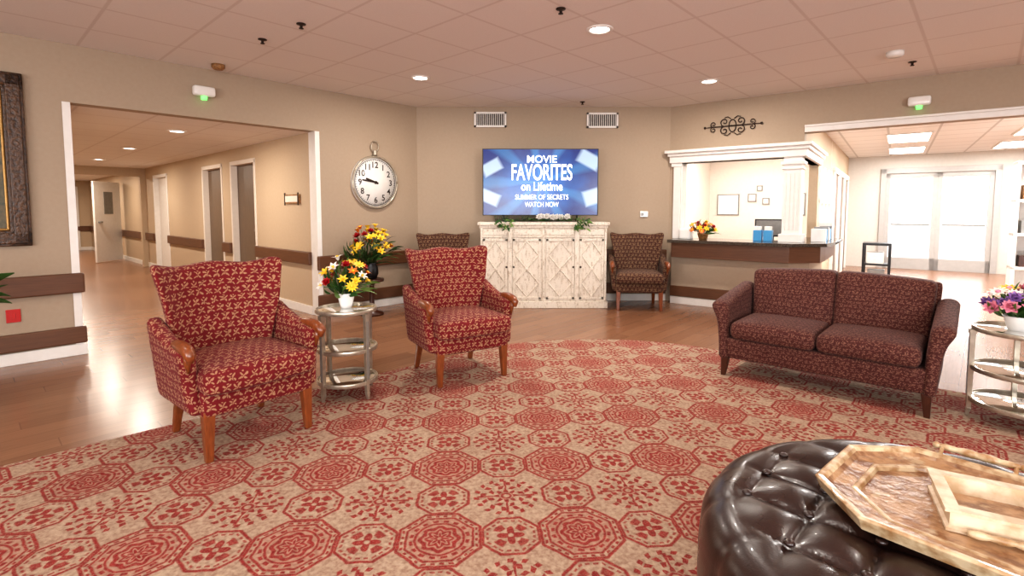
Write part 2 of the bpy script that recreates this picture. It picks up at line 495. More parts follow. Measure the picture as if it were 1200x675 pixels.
def area(name, loc, rot, sx, sy, power, col=(1, 1, 1), shape='RECTANGLE', parent=None):
    l = bpy.data.lights.new(name, 'AREA'); l.shape = shape; l.size = sx; l.size_y = sy; l.energy = power; l.color = col
    o = bpy.data.objects.new(name, l); COL.objects.link(o); o.location = loc; o.rotation_euler = rot
    if parent: o.parent = parent
    return o
for i, (a, b_) in enumerate(added_wins):
    c = (a + b_) / 2
    m = MB()
    for x in (a, c - 0.02, b_ - 0.04): m.box(x, x + 0.04, -3.13, -3.02, 0.7, 2.3)
    m.box(a, b_, -3.13, -3.02, 0.7, 0.74).box(a, b_, -3.13, -3.02, 2.26, 2.3).box(a - 0.05, b_ + 0.05, -3.02, -2.95, 0.66, 0.7)
    wo = m.obj('window_%d' % (i + 1), M_white)
    area('daylight', (c, -3.1, 1.5), (radians(97), 0, 0), b_ - a, 1.55, 138, (0.96, 0.97, 1.0), parent=wo)  # added area lamp in the unseen window, brightens lounge and ceiling

def rails(nm, M, spans, low=True, hi=(0.565, 0.74)):
    a, b_ = MB(), MB()
    for x0, x1 in spans:
        a.box(x0, x1, -0.018, 0, 0, 0.10)
        b_.box(x0, x1, -0.055, 0, hi[0], hi[1])
        if low: b_.box(x0, x1, -0.035, 0, 0.11, 0.26)
    a.obj('baseboard_' + nm, M_white, M=M, bevel=0.004)
    b_.obj('trim_bumper_rail_' + nm, M_rail, M=M, bevel=0.012)
rails('left', L, [(-8.4, xl + 0.03), (xr - 0.02, -0.02)])
rails('back', B, [(C1[0] + 0.02, C2[0] - 0.03)])
g = MB().box(xl - 0.05, xl + 0.006, -0.008, 0.16, 0.0, HO).box(xr - 0.006, xr + 0.05, -0.008, 0.16, 0, HO)
g.obj('trim_corner_guards', M_white, M=L)

# corridor -----------------------------------------------------------
w = MB(); segs = [(0.15, 1.84), (2.83, 3.2), (4.2, 6.4), (7.5, 15.6)]
YE = 15.6
for a, b_ in segs: w.box(xr, xr + 0.15, a, b_, 0, HO)
for a, b_ in ((1.84, 2.83), (3.2, 4.2), (6.4, 7.5)): w.box(xr, xr + 0.15, a, b_, 2.04, HO)
w.obj('wall_corridor_right', M_wall2, M=L)
MB().box(xl - 0.15, xl, 0.15, YE, 0, HO).obj('wall_corridor_left', M_wall2, M=L)
MB().box(xl - 0.15, xr + 0.15, YE, YE + .15, 0, HO).obj('wall_corridor_end', M_wall2, M=L)
MB().box(xl - 0.15, xr + 0.15, 0.15, YE + .15, HO, HO + 0.08).obj('ceiling_corridor', M_ceil, M=L)
MB().box(xl, xr, 8.2, 8.35, 2.06, HO).box(xr - 0.1, xr, 8.2, 8.35, 0, 2.06).obj('trim_corridor_header', M_wall2, M=L)
m = MB(); mb = MB()
for a, b_ in segs: mb.box(xr - 0.018, xr, a, b_, 0, 0.1); m.box(xr - 0.05, xr, a, b_, 0.62, 0.78)
mb.box(xl, xr, YE - .02, YE, 0, 0.1); m.box(xl, xr, YE - .05, YE, 0.62, 0.78)
mb.obj('baseboard_corridor', M_white, M=L); m.obj('trim_bumper_rail_corridor', M_rail, M=L, bevel=0.01)
def cdoor(k, a, b_, mat, fr):
    m = MB()
    m.box(xr + 0.08, xr + 0.12, a + 0.05, b_ - 0.05, 0.0, 1.99, 0)
    m.box(xr - 0.012, xr + 0.15, a, a + 0.05, 0, 2.04, 1).box(xr - 0.012, xr + 0.15, b_ - 0.05, b_, 0, 2.04, 1)
    m.box(xr - 0.012, xr + 0.15, a, b_, 1.99, 2.05, 1)
    m.box(xr + 0.03, xr + 0.08, a + 0.1, a + 0.2, 0.98, 1.02, 2)
    m.obj('door_%d' % k, [mat, fr, M_grey], M=L, bevel=0.003)
cdoor(1, 1.84, 2.83, M_doorwood, M_cream); cdoor(2, 3.2, 4.2, M_doorwood, M_cream); cdoor(3, 6.4, 7.5, M_white, M_white)
m = MB(); Md = Matrix.Translation((xr - 0.06, 10.6, 0)) @ Matrix.Rotation(radians(48), 4, 'Z')
m.box(-0.95, 0, 0, 0.045, 0.02, 2.0, 0, Md).box(-0.62, -0.3, -0.005, 0.05, 1.2, 1.75, 1, Md).box(-0.85, -0.75, -0.05, 0.0, 0.98, 1.02, 1, Md)
m.obj('door_4', [M_white, M_grey], M=L, bevel=0.003)
m = MB()
m.box(xl + 0.5, xl + 0.9, YE - .03, YE, 1.35, 1.75, 1).box(xl + 0.53, xl + 0.87, YE - .04, YE - .03, 1.38, 1.72, 0)
m.obj('framed_picture', [M_cream, M_darkwood], M=L)
m = MB()
m.box(xl + 1.15, xl + 1.95, YE - .05, YE, 0, 2.05, 0).box(xl + 1.2, xl + 1.9, YE - .07, YE - .05, 0.02, 2.0, 1)
m.obj('door_9', [M_white, M_cream], M=L, bevel=0.003)
m = MB(); y0 = 0.42
m.box(xr - 0.025, xr, y0, y0 + 0.42, 1.38, 1.5, 0)
m.box(xr - 0.03, xr - 0.02, y0 + .03, y0 + 0.39, 1.40, 1.48, 1)
for q in (0.02, 0.4): m.box(xr - 0.035, xr - 0.02, y0 + q - 0.008, y0 + q + 0.008, 1.36, 1.52, 2)
m.obj('room_sign', [M_wicker, M_cream, M_iron], M=L, bevel=0.003)

# lights -----------------------------------------------------------
WL = (1, 0.93, 0.85)
def downlight(x, y, z, p, col=WL):
    m = MB(); m.lathe([(0.075, 0.0), (0.075, -0.004), (0.085, -0.012), (0.105, -0.008), (0.108, 0.0)], 32, 0)
    m.lathe([(0.076, -0.003), (0.0001, -0.003)], 32, 1)
    o = m.obj('recessed_downlight', [M_white, M_lens], M=FR(x, y, z))
    area('downlight_lamp', (0, 0, -0.015), (0, 0, 0), 0.14, 0.14, p, col, 'DISK', o)
for x, y in ((-1.0, 5.7), (0.70, 4.2), (2.21, 5.85)): downlight(x, y, H, 30)
for x, y in ((-2.6, 2.2), (2.8, 2.4), (0.2, 1.8), (-4.5, 0.5), (4.8, 0.5), (0.2, -0.8), (-3, -1.6), (3, -1.6)): downlight(x, y, H, 13)  # extra downlights out of view, added for overall room brightness
for y in (1.2, 3.7, 6.2, 9.2, 11.3, 13.6):
    p = fw(L, -2.62, y); downlight(p[0], p[1], HO, 34, (1, 0.91, 0.79))

def sprinkler(x, y):
    m = MB(); m.lathe([(0.035, 0), (0.035, -0.006), (0.012, -0.01), (0.01, -0.03), (0.018, -0.034), (0.018, -0.038), (0.0001, -0.039)], 16)
    m.obj('fire_sprinkler', M_iron, M=FR(x, y, H))
for p in ((-1.635, 4.08), (-2.11, 4.44), (0.35, 3.78), (0.94, 6.95), (3.9, 5.1)): sprinkler(*p)
MB().lathe([(0.07, 0), (0.07, -0.03), (0.055, -0.045), (0.0001, -0.048)], 24).obj('smoke_detector', M_ceramic, M=FR(3.5, 4.79, H))
MB().lathe([(0.06, 0), (0.06, -0.03), (0.04, -0.05), (0.0001, -0.052)], 24).obj('ceiling_sensor', M_wicker, M=FR(-2.92, 5.2, H))

def callunit(M, x, z):
    m = MB(); m.soft((x, -0.05, z), (0.2, 0.09, 0.10), 0.025, n=6, m=0)
    m.lathe([(0.026, -0.07), (0.03, -0.05), (0.03, -0.02)], 16, 1, Matrix.Translation((x, -0.05, z - 0.015)))
    m.obj('emergency_light', [M_ceramic, M_greenlight], M=M)
callunit(L, -2.687, 2.5); callunit(R, 2.74, 2.47)

for x0, x1, z0, z1 in ((-0.53, -0.08, 2.46, 2.67), (1.05, 1.49, 2.45, 2.66)):
    m = MB(); m.box(x0, x1, -0.01, 0, z0, z1, 1)
    m.box(x0, x1, -0.02, -0.01, z0, z0 + 0.025, 0).box(x0, x1, -0.02, -0.01, z1 - 0.025, z1, 0).box(x0, x0 + 0.025, -0.02, -0.01, z0, z1, 0).box(x1 - 0.025, x1, -0.02, -0.01, z0, z1, 0)
    n = 14
    for i in range(n):
        x = x0 + 0.04 + (x1 - x0 - 0.08) * i / (n - 1); m.box(x - 0.004, x + 0.004, -0.018, -0.008, z0 + 0.02, z1 - 0.02, 0)
    m.obj('wall_vent', [M_white, M_ventdark], M=B)
m = MB(); m.box(1.82, 1.93, -0.025, 0, 1.2, 1.28, 0).box(1.83, 1.87, -0.03, -0.02, 1.22, 1.26, 1); m.obj('thermostat', [M_ceramic, M_grey], M=B, bevel=0.005)
m = MB(); m.box(-4.22, -4.13, -0.012, 0, 0.36, 0.47, 0).box(-4.19, -4.16, -0.018, -0.01, 0.39, 0.44, 0); m.obj('red_outlet', [M_redpl], M=L, bevel=0.004)

# painting
m = MB(); a0, a1, z0, z1 = -5.35, -4.03, 1.0, 2.42
m.box(a0 + .12, a1 - .12, -0.03, -0.01, z0 + .12, z1 - .12, 0)
for (x0, x1, q0, q1) in ((a0, a1, z0, z0 + .13), (a0, a1, z1 - .13, z1), (a0, a0 + .13, z0, z1), (a1 - .13, a1, z0, z1)):
    m.box(x0, x1, -0.05, 0, q0, q1, 1)
    m.box(x0 + 0.02, x1 - 0.02, -0.075, -0.05, q0 + 0.02, q1 - 0.02, 1)
for (x0, x1, q0, q1) in ((a0 + .13, a1 - .13, z0 + .13, z0 + .15), (a0 + .13, a1 - .13, z1 - .15, z1 - .13), (a0 + .13, a0 + .15, z0 + .13, z1 - .13), (a1 - .15, a1 - .13, z0 + .13, z1 - .13)):
    m.box(x0, x1, -0.045, -0.01, q0, q1, 2)
m.obj('framed_painting', [M_painting, M_frame, M_gold], M=L, bevel=0.008)

# clock
m = MB(); cx, cz = -0.70, 1.66; Rk = 0.345
T = Matrix.Translation((cx, 0, cz)) @ Matrix.Rotation(pi / 2, 4, 'X')
m.lathe([(Rk, 0), (Rk, 0.03), (0.0001, 0.03)], 64, 1, T)
m.ring(Rk - 0.014, 0.016, 0.035, 64, 0, T)
m.ring(Rk - 0.045, 0.004, 0.031, 64, 2, T)
for h in range(12):
    t = pi / 2 - (h + 1) * pi / 6
    m.text(str(h + 1), None, 0.078, cx + 0.228 * cos(t), cz + 0.228 * sin(t), -0.034, 2)
for k in range(60):
    t = k * pi / 30
    Mk = Matrix.Translation((cx, 0, cz)) @ Matrix.Rotation(t, 4, 'Y')
    m.box(-0.002, 0.002, -0.035, -0.033, 0.278, 0.296, 2, Mk)
for ang, ln, wd in ((radians(-72), 0.15, 0.012), (radians(-82), 0.2, 0.008)):
    Mk = Matrix.Translation((cx, 0, cz)) @ Matrix.Rotation(ang, 4, 'Y'); m.box(-wd, wd, -0.042, -0.037, -0.04, ln, 2, Mk)
m.lathe([(0.02, 0.03), (0.02, 0.046), (0.0001, 0.046)], 16, 2, T)
m.lathe([(0.03, 0), (0.035, 0.02), (0.02, 0.04), (0.035, 0.055), (0.03, 0.07), (0.0001, 0.075)], 16, 0, Matrix.Translation((cx, -0.03, cz + Rk)))
m.tube([(cx + 0.055 * sin(t), -0.03, cz + Rk + 0.12 + 0.07 * -cos(t)) for t in [2 * pi * i / 20 for i in range(21)]], 0.009, 8, 0)
m.obj('pocket_watch_wall_clock', [M_silver, M_ceramic, M_iron], M=L)

# wrought iron scroll
m = MB(); cx, cz = 0.83, 2.4
def spiral(x, z, r, a0, turns, sg):
    n = 26; out = []
    for i in range(n):
        t = i / (n - 1); rr = r * (1 - 0.8 * t); a = a0 + sg * turns * 2 * pi * t
        out.append((x + rr * cos(a), -0.02, z + rr * sin(a)))
    return out
for sx in (-1, 1):
    for sz in (-1, 1):
        m.tube(spiral(cx + sx * 0.1, cz + sz * 0.055, 0.055, -sz * pi / 2, 1.2, sx * sz), 0.007, 6)
        m.tube(spiral(cx + sx * 0.24, cz + sz * 0.035, 0.04, -sz * pi / 2, 1.2, sx * sz), 0.006, 6)
        m.tube([(cx + sx * 0.02, -0.02, cz + sz * 0.09), (cx + sx * 0.06, -0.02, cz + sz * 0.12), (cx + sx * 0.1, -0.02, cz + sz * 0.11)], 0.006, 6)
    m.tube([(cx, -0.02, cz), (cx + sx * 0.18, -0.02, cz), (cx + sx * 0.36, -0.02, cz)], [0.009, 0.008, 0.004], 6)
    m.ball((cx + sx * 0.35, -0.02, cz), 0.016)
m.tube([(cx + 0.045 * sin(t), -0.02, cz + 0.08 * cos(t)) for t in [2 * pi * i / 20 for i in range(21)]], 0.007, 6)
m.obj('wrought_iron_scroll', M_iron, M=R)

# reception --------------------------------------------------------
w = MB(); w.box(-0.35, XO + 0.0, 3.2, 3.3, 0, 2.5).obj('wall_reception_back', M_cream, M=R)
MB().box(-0.45, -0.35, 0.25, 3.3, 0, 2.5).obj('wall_reception_side', M_cream, M=R)
w = MB(); w.box(XO - 0.12, XO, 0.15, 1.5, 0, 0.86).box(XO - 0.12, XO, 0.15, 4.0, 1.95, 2.5)
w.box(XO - 0.12, XO, 1.5, 1.62, 0, 1.95).box(XO - 0.12, XO, 1.62, 3.1, 0, 0.86).box(XO - 0.12, XO, 3.1, 3.3, 0, 1.95).box(XO - 0.12, XO, 4.0, 7.2, 0, 2.5).box(XO - 0.12, XO, 3.3, 4.0, 0, 1.95)
w.obj('wall_lobby_left', M_wall2, M=R)
m = MB()
for y in (1.62, 2.1, 2.6, 3.05): m.box(XO - 0.1, XO + 0.03, y, y + 0.06, 0.86, 1.95)
m.box(XO - 0.1, XO + 0.03, 1.62, 3.1, 1.4, 1.45).box(XO - 0.1, XO + 0.03, 1.62, 3.1, 0.86, 0.92)
m.obj('window_4', M_white, M=R, bevel=0.004)
for k, y in enumerate((3.5, 4.6, 5.7)):
    m = MB(); m.box(XO, XO + 0.05, y, y + 0.08, 0, 2.0).box(XO, XO + 0.05, y + 0.87, y + 0.95, 0, 2.0).box(XO, XO + 0.05, y, y + 0.95, 1.95, 2.05)
    m.box(XO, XO + 0.02, y + .08, y + .87, 0, 1.95, 1).box(XO + .02, XO + 0.05, y + .15, y + .25, 0.98, 1.02, 2)
    m.obj('door_%d' % (6 + k), [M_white, M_doorwood, M_grey], M=R, bevel=0.004)
m = MB()
m.box(0.07, 0.17, -0.04, 0.17, 0.9, 1.95).box(0.04, 0.19, -0.05, 0.18, 1.9, 1.95).box(0.17, 0.19, -0.02, 0.17, 0.9, 1.95)
m.box(0.02, XO + 0.04, -0.07, 0.17, 1.95, 2.04).box(0.0, XO + 0.07, -0.10, 0.17, 2.04, 2.08).box(-0.03, XO + 0.1, -0.14, 0.17, 2.08, 2.12)
m.box(XO - 0.1, XO + 0.04, 0.17, 1.6, 1.95, 2.04).box(XO - 0.1, XO + 0.07, 0.17, 1.6, 2.04, 2.08).box(XO - 0.1, XO + 0.1, 0.17, 1.6, 2.08, 2.12)
m.obj('trim_entablature', M_white, M=R, bevel=0.006)
m = MB()
m.box(1.45, XO - 0.01, -0.04, 0.17, 0.93, 1.95).box(1.42, XO + 0.02, -0.07, 0.2, 0.9, 1.0).box(1.42, XO + 0.02, -0.07, 0.2, 1.86, 1.9)
m.box(1.43, XO + 0.01, -0.06, 0.19, 1.80, 1.82)
for i in range(4): m.box(1.475 + i * 0.045, 1.49 + i * 0.045, -0.047, -0.04, 1.05, 1.75)
m.obj('trim_column', M_white, M=R, bevel=0.006)
m = MB()
poly = [(0.12, -0.38), (1.62, -0.38), (1.95, -0.08), (2.0, 0.3), (2.0, 1.45), (1.4, 1.45), (1.4, 0.3), (0.12, 0.3)]
m.prism(poly, 0.86, 0.9, 0)
m.prism([(0.15, -0.3), (1.58, -0.3), (1.88, -0.03), (1.9, 0.3), (1.9, 1.4), (1.68, 1.4), (1.68, 0.0), (0.15, 0.0)], 0.66, 0.86, 1)
m.prism([(0.1, -0.14), (1.56, -0.14), (1.76, 0.05), (1.76, 1.4), (1.67, 1.4), (1.67, 0.0), (0.1, 0.0)], 0.0, 0.67, 2)
m.prism([(0.1, -0.17), (1.57, -0.17), (1.79, 0.04), (1.79, 1.4), (1.75, 1.4), (1.55, -0.13), (0.1, -0.13)], 0.11, 0.25, 1)
m.prism([(0.1, -0.16), (1.57, -0.16), (1.78, 0.04), (1.78, 1.4), (1.75, 1.4), (1.55, -0.13), (0.1, -0.13)], 0.0, 0.10, 3)
m.obj('reception_counter', [M_granite, M_rail, M_wall, M_white], M=R, bevel=0.004)
MB().box(-0.45, XO, 0.15, 3.3, 2.5, 2.56).obj('ceiling_reception', M_ceil, M=R)
def card(nm, x0, x1, z0, z1, y=3.2, mats=(M_whitep, M_grey)):
    m = MB(); m.box(x0, x1, y - 0.02, y, z0, z1, 1).box(x0 + .02, x1 - .02, y - 0.025, y - 0.02, z0 + .02, z1 - .02, 0); m.obj(nm, list(mats), M=R)
card('framed_certificate', 0.95, 1.3, 1.2, 1.6)
card('framed_certificate', 0.35, 0.5, 1.45, 1.6); card('framed_certificate', 0.6, 0.72, 1.4, 1.52); card('framed_certificate', 0.5, 0.6, 1.65, 1.75)
card('bulletin_board', -0.2, 0.2, 1.2, 1.6)
m = MB(); m.box(0.95, 1.4, 0.9, 0.93, 0.92, 1.17, 0).box(0.97, 1.38, 0.895, 0.9, 0.94, 1.15, 1).box(1.14, 1.2, 0.93, 0.96, 0.86, 1.1, 0).box(1.05, 1.29, 0.86, 1.02, 0.84, 0.86, 0)
m.obj('desk_monitor', [M_black, M_grey], M=R, bevel=0.004)
MB().box(0.2, XO - 0.14, 0.62, 1.25, 0.80, 0.84).box(0.2, 0.26, 0.62, 1.25, 0, 0.8).box(1.45, 1.5, 0.62, 1.25, 0, 0.8).obj('reception_desk', M_rail, M=R, bevel=0.004)
m = MB(); m.soft((0.27, -0.05, 0.97), (0.16, 0.13, 0.14), 0.012, n=6).box(0.2, 0.34, -0.11, -0.1, 0.93, 1.0, 1); m.obj('tissue_box', [M_ceramic, M_grey], M=R)
m = MB()
for x in (1.12, 1.24): m.box(x, x + 0.1, -0.02, 0.08, 0.9, 1.04, 0).box(x + 0.01, x + 0.09, -0.01, 0.07, 1.04, 1.09, 1)
m.obj('brochure_holder', [M_blue, M_ceramic], M=R, bevel=0.004)
m = MB(); random.seed(4)
for i in range(7):
    y = 0.25 + i * 0.14; m.box(1.74 + 0.02 * (i % 2), 1.9, y, y + 0.1, 0.9, 1.04 + 0.1 * random.random(), i % 3)
m.obj('desk_file_sorter', [M_ceramic, M_blue, M_grey], M=R, bevel=0.004)

# lobby -----------------------------------------------------------
XR2 = 5.6
def mk_lceil():
    m, nt, b = base('white_ceiling_tile', rough=0.85)
    vec, x, y, z = coords(nt); g = 0.61
    ed = ((x / g).fract() - 0.5).abs().max(((y / g).fract() - 0.5).abs())
    nt.links.new(mix(nt, (1 - ed.below(0.475, 0.012)) * 0.8, srgb(236, 234, 232), srgb(196, 192, 188)), b.inputs['Base Color'])
    return m
MB().box(XO - 0.12, XR2 + 0.15, 0.15, 7.2, 2.5, 2.58).obj('ceiling_lobby', mk_lceil(), M=R)
M_lwall = mottled('lobby_pale_paint', srgb(206, 200, 192), srgb(198, 192, 184), 20, 0.7)
w = MB(); d0, d1 = XO + 0.72, XO + 2.5
w.box(XO - 0.12, d0, 7.05, 7.2, 0, 2.5).box(d1, XR2 + 0.15, 7.05, 7.2, 0, 2.5).box(d0, d1, 7.05, 7.2, 2.1, 2.5); w.obj('wall_lobby_end', M_lwall, M=R)
w = MB(); w.box(XR2, XR2 + 0.15, 0.15, 7.2, 0, 0.5).box(XR2, XR2 + 0.15, 0.15, 7.2, 2.2, 2.5)
for y in (0.15, 2.3, 4.5, 6.8): w.box(XR2, XR2 + 0.15, y, y + 0.4, 0.5, 2.2)  # unseen wall; gaps between the piers added to let sky light in
w.obj('wall_lobby_right', M_cream, M=R)
m = MB()
mid = (d0 + d1) / 2
for a, b_ in ((d0, mid), (mid, d1)):
    m.box(a, a + 0.08, 7.04, 7.14, 0, 2.1).box(b_ - 0.08, b_, 7.04, 7.14, 0, 2.1).box(a, b_, 7.04, 7.14, 0, 0.25).box(a, b_, 7.04, 7.14, 2.0, 2.1)
    m.box(a + 0.07, b_ - 0.07, 7.105, 7.115, 0.25, 2.0, 1)
    m.box(a + 0.1, b_ - 0.1, 7.03, 7.05, 0.96, 1.0, 2)
m.box(d0 - 0.1, d0, 7.0, 7.06, 0, 2.2).box(d1, d1 + 0.1, 7.0, 7.06, 0, 2.2).box(d0 - .1, d1 + .1, 7.0, 7.06, 2.1, 2.22)
m.obj('door_5', [M_doorwhite, M_glass, M_grey], M=R, bevel=0.004)
m = MB(); m.box(XO, 5.6, -0.02, 0.0, HO - 0.0, HO + 0.06).box(XO, 5.6, -0.035, 0.0, HO + 0.06, HO + 0.085)
m.obj('trim_opening_header', M_white, M=R, bevel=0.004)
def troffer(M, x, y, z, p, col=(1, 0.99, 0.97), sx=0.6, sy=1.2):
    m = MB(); m.box(x - sx / 2, x + sx / 2, y - sy / 2, y + sy / 2, z - 0.02, z, 0); m.box(x - sx / 2 + .03, x + sx / 2 - .03, y - sy / 2 + .03, y + sy / 2 - .03, z - 0.022, z - 0.018, 1)
    o = m.obj('troffer_light', [M_white, M_lens], M=M)
    area('troffer_lamp', (x, y, z - 0.03), (0, 0, 0), sx - .06, sy - .06, p, col, parent=o)
for x, y in ((2.7, 1.4), (4.3, 1.4), (2.7, 3.6), (4.3, 3.6), (2.7, 5.8), (4.3, 5.8)): troffer(R, x, y, 2.5, 50 if y < 5 else 34)
troffer(R, 0.7, 1.7, 2.5, 48, (1, 0.95, 0.90))

m = MB(); X, Y = 2.35, 3.6
m.box(X - .2, X + .2, Y - .2, Y + .2, 0.70, 0.74, 0).box(X - .18, X + .18, Y - .18, Y + .18, 0.36, 0.39, 0).box(X - .18, X + .18, Y - .18, Y + .18, 0.05, 0.08, 0)
for a in (-1, 1):
    for b_ in (-1, 1): m.box(X + a * .18 - .02, X + a * .18 + .02, Y + b_ * .18 - .02, Y + b_ * .18 + .02, 0, 0.70, 0)
m.box(X - .14, X + .1, Y - .14, Y + .14, 0.39, 0.58, 1).box(X - .12, X + .12, Y - .12, Y + .12, 0.08, 0.28, 2)
m.obj('display_stand', [M_black, M_whitep, M_grey], M=R, bevel=0.004)
m = MB(); X, Y = 4.25, 2.3
m.box(X - .4, X - .36, Y, Y + .35, 0, 1.95).box(X + .36, X + .4, Y, Y + .35, 0, 1.95).box(X - .4, X + .4, Y + .32, Y + .35, 0, 1.95)
for z in (0.02, 0.5, 0.95, 1.4, 1.9): m.box(X - .4, X + .4, Y, Y + .35, z, z + 0.04)
for i in range(18):
    z = (0.54, 0.99, 1.44)[i % 3]; xx = X - .32 + 0.1 * (i // 3); m.box(xx, xx + .06, Y + .06, Y + .25, z, z + 0.15 + 0.02 * (i % 4), 1 + i % 3)
m.obj('display_bookcase', [M_white, M_darkwood, M_grey, M_wicker], M=R, bevel=0.004)

# ------------------------------------------------------------------ carpet
def roundpoly(P, r, n=8):
    out = []; k = len(P)
    for i in range(k):
        p = Vector(P[i]); a = Vector(P[i - 1]) - p; b_ = Vector(P[(i + 1) % k]) - p
        rr = min(r, a.length * .45, b_.length * .45); s = p + a.normalized() * rr; e = p + b_.normalized() * rr
        for j in range(n + 1):
            t = j / n; q = s * (1 - t) ** 2 + p * 2 * t * (1 - t) + e * t * t; out.append((q.x, q.y))
    return out
CP = [(0.05, 5.03), (1.42, 5.08), (4.9, 2.1), (4.9, -1.6), (-5.0, -1.6), (-5.0, 0.2)]
MB().prism(roundpoly(CP[::-1], 0.8), 0.0005, 0.006).obj('patterned_area_carpet', M_carpet)
ZC = 0.0062

# ------------------------------------------------------------------ armchairs
def armchair(x, y, deg, fab, wood, s=1.0, z=ZC):
    r = root('armchair', FR(x, y, z, radians(deg)))
    m = MB()
    def back(px, py, pz, a, b_, c):
        t = (c + 1) / 2; hw = 0.258 + 0.11 * t ** 1.3
        T = 0.972 + 0.010 * cos(2 * pi * a * 0.95) + 0.024 * abs(a) ** 4
        Z = 0.30 + t * (T - 0.30)
        Y = 0.22 + py + 0.19 * (Z - 0.3) - 0.155 * abs(a) ** 2.8 * min(1, t * 1.6)
        return (a * hw, Y, Z)
    m.soft((0, 0, 0), (0.6, 0.11, 0.66), 0.045, back, 18)
    m.obj('back', fab, r, uv=True)
    m = MB()
    m.soft((0, -0.01, 0.305), (0.60, 0.54, 0.15), 0.03, None, 8)
    def seat(px, py, pz, a, b_, c):
        w = 1 - 0.06 * (b_ + 1) / 2
        return (px * w, py - 0.02 * (1 - a * a) * (b_ < 0), pz + 0.03 * max(0, c) * (1 - a * a) * (1 - b_ * b_))
    m.soft((0, -0.05, 0.42), (0.61, 0.58, 0.13), 0.045, seat, 14)
    m.tube([(a, -0.282, 0.362) for a in (-0.27, 0, 0.27)], 0.005, 6)
    m.obj('seat', fab, r, uv=True)
    for sg in (-1, 1):
        m = MB()
        def arm(px, py, pz, a, b_, c):
            t = (c + 1) / 2; top = 0.595 + 0.12 * ((b_ + 1) / 2) ** 2
            return (sg * (0.31 + 0.035 * t) + px * (0.8 + 0.3 * t), py - 0.005 + 0.03 * (b_ < 0) * (1 - abs(2 * t - 1)), 0.25 + t * (top - 0.25))
        m.soft((0, 0, 0), (0.08, 0.50, 0.36), 0.033, arm, 14)
        m.obj('arm_%d' % (1 if sg < 0 else 2), fab, r, uv=True)
        m = MB(); X = sg * 0.35
        m.tube([(X, -0.05, 0.602), (X, -0.11, 0.608), (X, -0.17, 0.608), (X, -0.22, 0.604), (X, -0.265, 0.595), (X, -0.295, 0.575), (X, -0.288, 0.553), (X, -0.262, 0.548)],
               [0.01, 0.024, 0.030, 0.032, 0.031, 0.027, 0.018, 0.009], 12)
        m.tube([(X, -0.25, 0.58), (X * .995, -0.245, 0.53), (X * .98, -0.24, 0.48)], [0.02, 0.016, 0.007], 10)
        m.obj('arm_rest_%d' % (1 if sg < 0 else 2), wood, r)
        m = MB(); m.taper(sg * 0.265, -0.245, 0, 0.27, 0.036, 0.058, sg * 0.006, -0.008, M=None)
        m.obj('leg_%d' % (1 if sg < 0 else 2), wood, r, bevel=0.005)
        m = MB(); m.taper(sg * 0.235, 0.215, 0, 0.27, 0.034, 0.052, sg * 0.01, 0.08)
        m.obj('leg_%d' % (3 if sg < 0 else 4), wood, r, bevel=0.005)
    return r
armchair(-1.584, 2.92, 51, M_fabR, M_chairwood)
armchair(-0.426, 4.02, 31, M_fabR, M_chairwood)
armchair(-0.89, 6.72, 12, M_fabB, M_chairwood, z=0)
armchair(1.68, 6.80, -8, M_fabB, M_chairwood, z=0)

# ------------------------------------------------------------------ loveseat
def loveseat(x, y, deg):
    r = root('loveseat', FR(x, y, ZC, radians(deg)))
    fab = M_fabS
    m = MB(); m.soft((0, -0.02, 0.22), (1.24, 0.68, 0.16), 0.03, None, 10); m.obj('seat_base', fab, r, uv=True)
    for i, cx in enumerate((-0.292, 0.292)):
        def cush(px, py, pz, a, b_, c): return (px, py - 0.012 * (1 - a * a), pz + 0.03 * max(0, c) * (1 - a * a) * (1 - b_ * b_))
        m = MB(); m.soft((cx, -0.10, 0.365), (0.582, 0.56, 0.135), 0.05, cush, 14)
        m.obj('seat_cushion_%d' % (i + 1), fab, r, uv=True)
        def bk(px, py, pz, a, b_, c):
            t = (c + 1) / 2; X = px + cx
            Z = 0.32 + t * (0.812 - 0.32 - 0.03 * (X / 0.6) ** 2)
            return (X * (1 + 0.05 * t), 0.24 + py + 0.24 * (Z - 0.32) - 0.035 * (1 - a * a) * (1 - c * c) * (b_ < 0), Z)
        m = MB(); m.soft((0, 0, 0), (0.587, 0.17, 0.48), 0.045, bk, 14); m.obj('back_cushion_%d' % (i + 1), fab, r, uv=True)
    def bkp(px, py, pz, a, b_, c):
        t = (c + 1) / 2; Z = 0.15 + t * 0.62
        return (a * (0.61 + 0.03 * t), 0.31 + py + 0.22 * (Z - 0.2), Z)
    m = MB(); m.soft((0, 0, 0), (1.2, 0.09, 0.62), 0.03, bkp, 12); m.obj('back_frame', fab, r, uv=True)
    for sg in (-1, 1):
        def arm(px, py, pz, a, b_, c):
            t = (c + 1) / 2; k = (b_ + 1) / 2
            top = 0.585 + 0.09 * k ** 1.2 - 0.02 * (1 - k) ** 6
            bulge = math.exp(-((t - 0.9) / 0.13) ** 2)
            return (sg * (0.63 + 0.045 * t * t + 0.012 * bulge) + px * (0.75 + 0.4 * t * t + 0.25 * bulge), py + 0.04 * (1 - k) * t, 0.13 + t * (top - 0.13))
        m = MB(); m.soft((0, 0.0, 0), (0.095, 0.76, 0.5), 0.045, arm, 18); m.obj('arm_%d' % (1 if sg < 0 else 2), fab, r, uv=True)
        for j, yy in enumerate((-0.33, 0.33)):
            m = MB(); m.taper(sg * 0.615, yy, 0, 0.15, 0.032, 0.055, sg * 0.01, 0.03 * (1 if yy > 0 else -0.5)); m.obj('leg_%d' % (1 + j + (sg > 0) * 2), M_darkwood, r, bevel=0.004)
    return r
loveseat(2.36, 3.79, -42.3)

